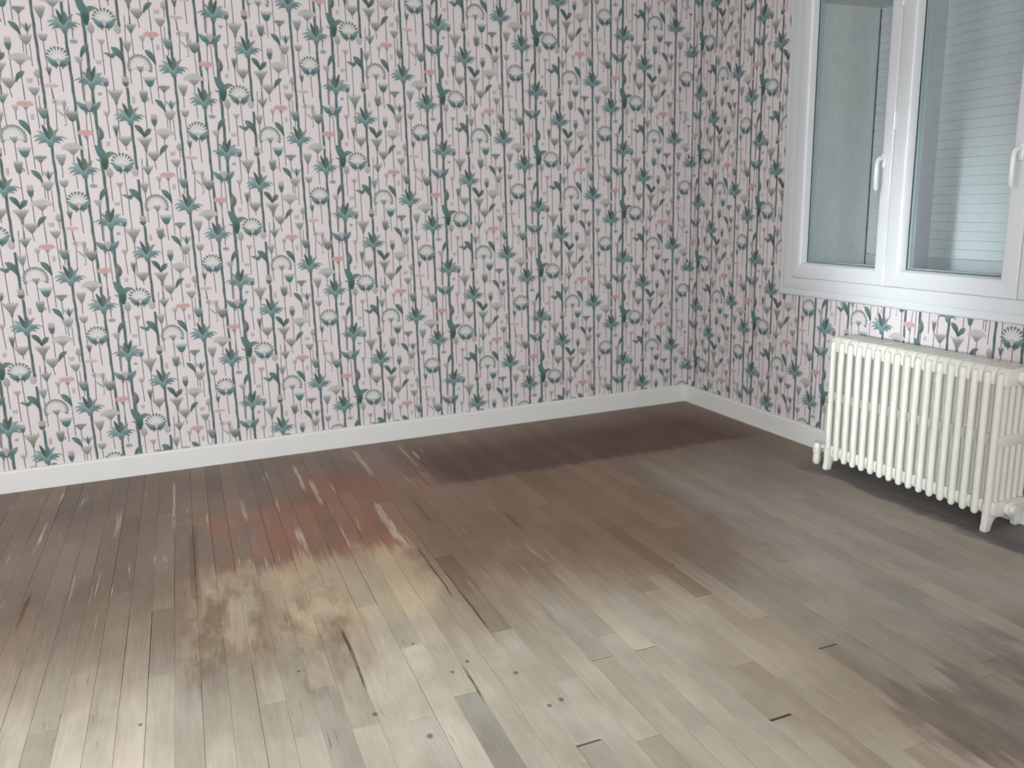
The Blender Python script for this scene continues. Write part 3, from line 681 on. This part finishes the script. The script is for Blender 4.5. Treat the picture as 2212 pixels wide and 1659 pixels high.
# ------------------------------------------------------------------ floor of narrow oak planks
def wood(name):
    m = bpy.data.materials.new(name); m.use_nodes = True
    nt = m.node_tree; N = nt.nodes; Lk = nt.links; bs = N['Principled BSDF']
    def inp(sock, v):
        if isinstance(v, (int, float)): sock.default_value = v
        elif isinstance(v, tuple): sock.default_value = (*v, 1) if len(v) == 3 else v
        else: Lk.new(v, sock)
    def ma(op, a, b=0.0, c=0.0, clamp=False):
        n = N.new('ShaderNodeMath'); n.operation = op; n.use_clamp = clamp
        inp(n.inputs[0], a); inp(n.inputs[1], b); inp(n.inputs[2], c); return n.outputs[0]
    def ss(lo, hi, x):
        n = N.new('ShaderNodeMapRange'); n.interpolation_type = 'SMOOTHSTEP'
        inp(n.inputs[0], x); n.inputs[1].default_value = lo; n.inputs[2].default_value = hi
        n.inputs[3].default_value = 0; n.inputs[4].default_value = 1; return n.outputs[0]
    def mix(a, b, f):
        n = N.new('ShaderNodeMix'); n.data_type = 'RGBA'
        inp(n.inputs[0], f); inp(n.inputs[6], a); inp(n.inputs[7], b); return n.outputs[2]
    geo = N.new('ShaderNodeNewGeometry'); oi = N.new('ShaderNodeObjectInfo')
    sc_ = N.new('ShaderNodeVectorMath'); sc_.operation = 'SCALE'; Lk.new(geo.outputs['Position'], sc_.inputs[0]); sc_.inputs[3].default_value = 1 / S
    P = sc_.outputs[0]
    sep = N.new('ShaderNodeSeparateXYZ'); Lk.new(P, sep.inputs[0]); X, Y = sep.outputs[0], sep.outputs[1]
    def noise(sx, sy, detail=3, rough=0.55, shift=None, dist=0.0):
        v = N.new('ShaderNodeVectorMath'); v.operation = 'MULTIPLY'; Lk.new(P, v.inputs[0]); v.inputs[1].default_value = (sx, sy, 1)
        src = v.outputs[0]
        if shift is not None:
            a = N.new('ShaderNodeVectorMath'); a.operation = 'ADD'; Lk.new(src, a.inputs[0])
            cx = N.new('ShaderNodeCombineXYZ'); inp(cx.inputs[2], shift); Lk.new(cx.outputs[0], a.inputs[1]); src = a.outputs[0]
        n = N.new('ShaderNodeTexNoise'); n.inputs['Scale'].default_value = 1; n.inputs['Detail'].default_value = detail
        n.inputs['Roughness'].default_value = rough; n.inputs['Distortion'].default_value = dist
        Lk.new(src, n.inputs['Vector']); return n.outputs['Fac']
    rnd_ = oi.outputs['Random']
    pshift = ma('MULTIPLY', rnd_, 37.0)
    n_big = noise(.9, .7, 3)                                  # soft patches
    n_str = noise(24, 1.6, 4, 0.65)                           # fibre streaks along the planks
    n_fine = noise(70, 5, 4, 0.6, pshift)                     # grain
    n_mid = noise(6, 2.2, 4, 0.65)
    n_pl = noise(3, 1.5, 3, 0.6, pshift)
    # edges of the old finish break along the fibres and step from plank to plank
    Yw = ma('ADD', Y, ma('ADD', ma('MULTIPLY', ma('SUBTRACT', n_str, .5), .55), ma('MULTIPLY', ma('SUBTRACT', rnd_, .5), .16)))
    Xw = ma('ADD', X, ma('MULTIPLY', ma('SUBTRACT', n_mid, .5), .35))
    def rect(x0, x1, y0, y1, sx, sy, k=1.0):
        a = ma('MULTIPLY', ss(x0 - sx, x0 + sx, Xw), ma('SUBTRACT', 1, ss(x1 - sx, x1 + sx, Xw)))
        b = ma('MULTIPLY', ss(y0 - sy, y0 + sy, Yw), ma('SUBTRACT', 1, ss(y1 - sy, y1 + sy, Yw)))
        return ma('MULTIPLY', ma('MULTIPLY', a, b), k)
    L_ = lin
    Ys = ma('ADD', Y, ma('ADD', ma('MULTIPLY', ma('SUBTRACT', n_str, .5), .22), ma('MULTIPLY', ma('SUBTRACT', n_mid, .5), .14)))
    def rect2(x0, x1, y0, y1, sx, sy0, sy1, k=1.0):               # crisper lower edge (y0), softer upper one
        a = ma('MULTIPLY', ss(x0 - sx, x0 + sx, Xw), ma('SUBTRACT', 1, ss(x1 - sx, x1 + sx, Xw)))
        b = ma('MULTIPLY', ss(y0 - sy0, y0 + sy0, Ys), ma('SUBTRACT', 1, ss(y1 - sy1, y1 + sy1, Ys)))
        return ma('MULTIPLY', ma('MULTIPLY', a, b), k)
    patch = ss(.32, .62, n_mid)
    c = mix(L_(PALE), L_(PALE2), ss(.35, .65, n_pl))
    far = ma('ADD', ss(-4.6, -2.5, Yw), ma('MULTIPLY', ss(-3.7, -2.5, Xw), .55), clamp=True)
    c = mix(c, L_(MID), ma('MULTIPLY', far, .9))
    c = mix(c, L_(GREYW), rect(-2.1, .6, -6, -2.0, .55, .6, .75))
    c = mix(c, L_(HAZE), rect(-11, -3.4, -2.4, .5, .4, .6, .9))
    c = mix(c, L_(TAN), rect(-4.1, -1.9, -3.6, -1.3, .25, .7, .8))
    c = mix(c, L_(HAZE), rect(-3.8, .5, -1.6, .5, .4, .10, .7))
    c = mix(c, L_(HAZE), rect(-1.6, .5, -3.2, .5, .5, .5, .5))
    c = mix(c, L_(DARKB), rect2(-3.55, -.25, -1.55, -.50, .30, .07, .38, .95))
    c = mix(c, L_(RED), ma('MULTIPLY', rect2(-4.55, -3.45, -1.55, -1.0, .18, .08, .3, .55), patch))
    c = mix(c, L_(RED), ma('MULTIPLY', rect(-4.65, -3.85, -1.75, -.75, .16, .35, .85), ma('MULTIPLY_ADD', patch, .5, .5)))
    c = mix(c, L_(RED), ma('MULTIPLY', rect(-5.0, -4.0, -2.75, -1.4, .10, .22, .95), ma('MULTIPLY_ADD', patch, .4, .6)))
    c = mix(c, L_(RED), ma('MULTIPLY', rect(-5.45, -4.7, -2.5, -1.3, .2, .3, .6), patch))
    c = mix(c, L_(HONEY), ma('MULTIPLY', rect(-5.5, -4.1, -3.6, -2.55, .10, .16, .75), ma('MULTIPLY_ADD', patch, -.4, 1.0)))
    c = mix(c, L_(BROWN), ma('MULTIPLY', rect(-5.55, -5.05, -3.75, -2.75, .07, .22, .85), ss(.34, .66, n_mid)))
    c = mix(c, L_(BROWN), ma('MULTIPLY', rect(-5.0, -4.58, -4.2, -3.0, .08, .28, .75), ss(.36, .68, n_mid)))
    c = mix(c, L_(HAZE), ma('MULTIPLY', rect(-6.5, -5.4, -3.5, -2.0, .2, .4, .5), ss(.36, .62, n_mid)))
    c = mix(c, L_(STAIN), ma('MULTIPLY', rect(-2.55, -1.95, -5.85, -5.28, .07, .08, .7), ma('MULTIPLY_ADD', patch, .6, .4)))
    c = mix(c, L_(STAIN), ma('MULTIPLY', rect(-1.95, -1.1, -5.8, -5.05, .2, .2, .7), patch))
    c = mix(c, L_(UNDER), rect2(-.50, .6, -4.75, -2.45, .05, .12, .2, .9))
    # bare patches and scratches inside the finish
    scr = ma('MULTIPLY', ss(.62, .71, noise(34, 1.1, 3, .55)), ss(.44, .58, noise(1.7, 1.9, 2)))
    scr = ma('MULTIPLY', scr, rect(-6.9, -3.2, -3.5, -.15, .3, .4, .9))
    c = mix(c, L_(BARE), scr)
    # dark fibres and dirt in the worn part
    drt = ma('MULTIPLY', ss(.59, .70, noise(46, 3.2, 4, .65)), ss(.46, .60, noise(2.4, 1.9, 3)))
    c = mix(c, L_(BROWN), ma('MULTIPLY', drt, rect(-6.9, -4.3, -5.4, -2.4, .3, .3, .85)))
    for sx, y0, y1, hw, colr, k in STREAKS:
        a = ma('SUBTRACT', 1, ss(hw * .5, hw * 1.3, ma('ABSOLUTE', ma('SUBTRACT', ma('ADD', X, ma('MULTIPLY', ma('SUBTRACT', n_mid, .5), .03)), sx))))
        bq = ma('MULTIPLY', ss(y0 - .10, y0 + .10, Yw), ma('SUBTRACT', 1, ss(y1 - .10, y1 + .10, Yw)))
        c = mix(c, L_(colr), ma('MULTIPLY', ma('MULTIPLY', a, bq), ma('MULTIPLY', ss(.30, .55, n_fine), k)))
    # large soft unevenness, plank tone, grain
    def mulc(c_, f):
        n = N.new('ShaderNodeMix'); n.data_type = 'RGBA'; n.blend_type = 'MULTIPLY'; n.inputs[0].default_value = 1
        Lk.new(c_, n.inputs[6]); Lk.new(f, n.inputs[7]); return n.outputs[2]
    def rng(x, a, b, lo=0.0, hi=1.0):
        n = N.new('ShaderNodeMapRange'); inp(n.inputs[0], x); n.inputs[1].default_value = lo; n.inputs[2].default_value = hi
        n.inputs[3].default_value = a; n.inputs[4].default_value = b; return n.outputs[0]
    c = mulc(c, rng(n_big, .84, 1.16, .3, .7))
    c = mulc(c, rng(n_mid, .90, 1.10, .3, .7))
    c = mulc(c, rng(n_fine, .93, 1.06, .3, .7))
    c = mulc(c, oi.outputs['Color'])
    # knots
    kn = None
    for kx, ky, r in KNOTS:
        d = ma('SQRT', ma('ADD', ma('POWER', ma('SUBTRACT', X, kx), 2), ma('POWER', ma('MULTIPLY', ma('SUBTRACT', Y, ky), .8), 2)))
        k_ = ma('SUBTRACT', 1, ss(r * .4, r * 1.15, d))
        kn = k_ if kn is None else ma('MAXIMUM', kn, k_)
    c = mix(c, L_((92, 86, 86)), ma('MULTIPLY', kn, .75))
    Lk.new(c, bs.inputs['Base Color'])
    inp(bs.inputs['Roughness'], rng(n_mid, .52, .70, .3, .7))
    bs.inputs['Specular IOR Level'].default_value = 0.22
    bp = N.new('ShaderNodeBump'); bp.inputs['Strength'].default_value = .12; bp.inputs['Distance'].default_value = .001
    Lk.new(n_fine, bp.inputs['Height']); Lk.new(bp.outputs[0], bs.inputs['Normal'])
    return m
PALE, PALE2, MID, GREYW, HAZE, TAN = (214, 206, 192), (198, 188, 171), (134, 114, 96), (176, 168, 159), (142, 126, 116), (148, 121, 103)
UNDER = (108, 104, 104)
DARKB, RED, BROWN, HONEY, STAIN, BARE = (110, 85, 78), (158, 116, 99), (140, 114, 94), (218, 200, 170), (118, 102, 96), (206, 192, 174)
SC, DK = (206, 190, 172), (98, 76, 62)
STREAKS = [(-4.57, -1.16, -.49, .016, SC, .8), (-4.49, -1.55, -.92, .020, SC, .9), (-5.595, -1.53, -.42, .010, SC, .8), (-5.995, -1.43, -.91, .020, SC, .5),
           (-5.08, -1.49, -1.25, .02, SC, .8), (-4.825, -1.6, -1.32, .012, SC, .8), (-4.745, -2.44, -2.04, .03, SC, .7), (-5.47, -2.8, -1.69, .03, DK, .5),
           (-6.44, -2.73, -2.3, .014, DK, .8), (-4.715, -4.2, -3.56, .010, DK, .9), (-3.965, -.92, -.21, .022, SC, .6), (-3.53, -1.0, -.25, .014, SC, .5),
           (-4.105, -2.45, -1.73, .028, SC, .8), (-4.09, -2.72, -2.16, .02, SC, .8), (-5.255, -3.52, -3.01, .05, SC, .9), (-3.80, -2.25, -1.78, .02, DK, .5),
           (-3.24, -2.78, -2.38, .02, DK, .5), (-4.025, -3.56, -2.75, .008, DK, .9), (-4.215, -4.45, -4.18, .008, DK, .9), (-3.965, -3.96, -3.2, .007, DK, .8)]
KNOTS = [(-3.99, -4.39, .016), (-4.18, -4.19, .014), (-4.28, -4.25, .012), (-4.53, -4.69, .018), (-3.95, -4.71, .014), (-3.88, -4.69, .016), (-4.39, -3.90, .010),
         (-5.74, -4.05, .012), (-4.72, -4.43, .016), (-2.59, -3.68, .012), (-5.0, -3.91, .010)]
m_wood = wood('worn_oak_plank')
m_sub = mat('dark_subfloor', (104, 86, 74), 0.9, 0.1)

MBf = MB(); MBf.box(XL, 0.02, YB, 0.02, -.2, -.012)
floor = MBf.build('floor', m_sub, kind='structure')
PW, PX0 = .1251, -5.466
JOINTS = {}
for k, y in [(6, -3.88), (7, -4.54), (10, -4.72), (5, -4.5), (13, -4.55), (14, -5.1), (-5, -3.46), (-2, -3.65), (0, -3.94), (2, -4.13), (3, -4.45), (4, -4.1), (-6, -3.91), (16, -5.13),
             (20, -4.8), (23, -4.46), (26, -4.44), (25, -5.21), (12, -2.9), (15, -3.13), (19, -4.08), (-6, -2.17), (12, -3.98), (14, -4.17), (15, -4.45), (17, -4.46), (9, -4.45), (-3, -3.65),
             (12, -1.3), (22, -4.1), (12, -5.01), (19, -5.21), (24, -4.84)]:
    JOINTS.setdefault(k, []).append(y)
DARKJ = {(12, -5.01): .02, (19, -5.21): .024, (24, -4.84): .018, (17, -4.46): .012, (15, -4.45): .010, (22, -4.1): .01}
VIS = [(-7.25, .05), (-7.25, -1.0), (-6.5, -4.3), (-2.45, -6.15), (-.35, -4.9), (0.0, -4.4), (0, .05)]
def inside(x, y):
    c = False; n = len(VIS)
    for i in range(n):
        x1, y1 = VIS[i]; x2, y2 = VIS[(i + 1) % n]
        if (y1 > y) != (y2 > y) and x < (x2 - x1) * (y - y1) / (y2 - y1) + x1: c = not c
    return c
TONE = {}
rp = random.Random(21)
rest = MB(); nplank = 0
def gap(): return rp.uniform(.0001, .0003) if rp.random() < .62 else rp.uniform(.0006, .0022)
kmin, kmax = int((XL - PX0) / PW) - 1, int((0 - PX0) / PW) + 1
def plank_mesh(mb, x0, x1, y0, y1, top):
    c = .0011
    mb.add([(x0, y0, -.012), (x1, y0, -.012), (x1, y1, -.012), (x0, y1, -.012),
            (x0, y0, top - c), (x1, y0, top - c), (x1, y1, top - c), (x0, y1, top - c),
            (x0 + c, y0 + c, top), (x1 - c, y0 + c, top), (x1 - c, y1 - c, top), (x0 + c, y1 - c, top)],
           [(0, 1, 5, 4), (1, 2, 6, 5), (2, 3, 7, 6), (3, 0, 4, 7), (4, 5, 9, 8), (5, 6, 10, 9), (6, 7, 11, 10), (7, 4, 8, 11), (8, 9, 10, 11)])
for k in range(kmin, kmax):
    x0, x1 = max(PX0 + PW * k, XL + .005), min(PX0 + PW * (k + 1), -.004)
    if x1 - x0 < .02: continue
    js = sorted(JOINTS.get(k, []), reverse=True)
    cuts = [-.006]
    y = -.006
    if js:
        j0 = js[0]
        while y - j0 > 2.1:
            y -= rp.uniform(1.0, 1.7); cuts.append(y)
        for j in js: cuts.append(j); y = j
    else:
        y = -rp.uniform(.4, 1.6); cuts.append(y)
    while y > YB + .1:
        y = max(y - rp.uniform(1.0, 1.75), YB + .006); cuts.append(y)
    for a, b in zip(cuts, cuts[1:]):
        g = gap(); g2 = gap()
        ge = DARKJ.get((k, a), rp.uniform(.0008, .003))
        top = rp.uniform(-.0012, .0)
        vis = any(inside((x0 + x1) / 2, b + (a - b) * t / 8) for t in range(9))
        if vis:
            mb = MB(); plank_mesh(mb, x0 + g, x1 - g2, b + .001, a - ge, top)
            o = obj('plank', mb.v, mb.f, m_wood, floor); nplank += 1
            t = rp.gauss(1.0, .058); h = rp.uniform(-.02, .02)
            if (k, a) == (9, -4.45): t = .74; h = -.02
            if k == 12 and abs(a + 2.9) < .01: t = .74; h = .03
            if k == 15 and abs(a + 3.13) < .01: t = .9
            if (k, a) == (4, -4.1): t = .9; h = -.03
            o.color = (min(1.15, t + h), t, t - h, 1)
        else:
            plank_mesh(rest, x0 + g, x1 - g2, b + .001, a - ge, top)
pass
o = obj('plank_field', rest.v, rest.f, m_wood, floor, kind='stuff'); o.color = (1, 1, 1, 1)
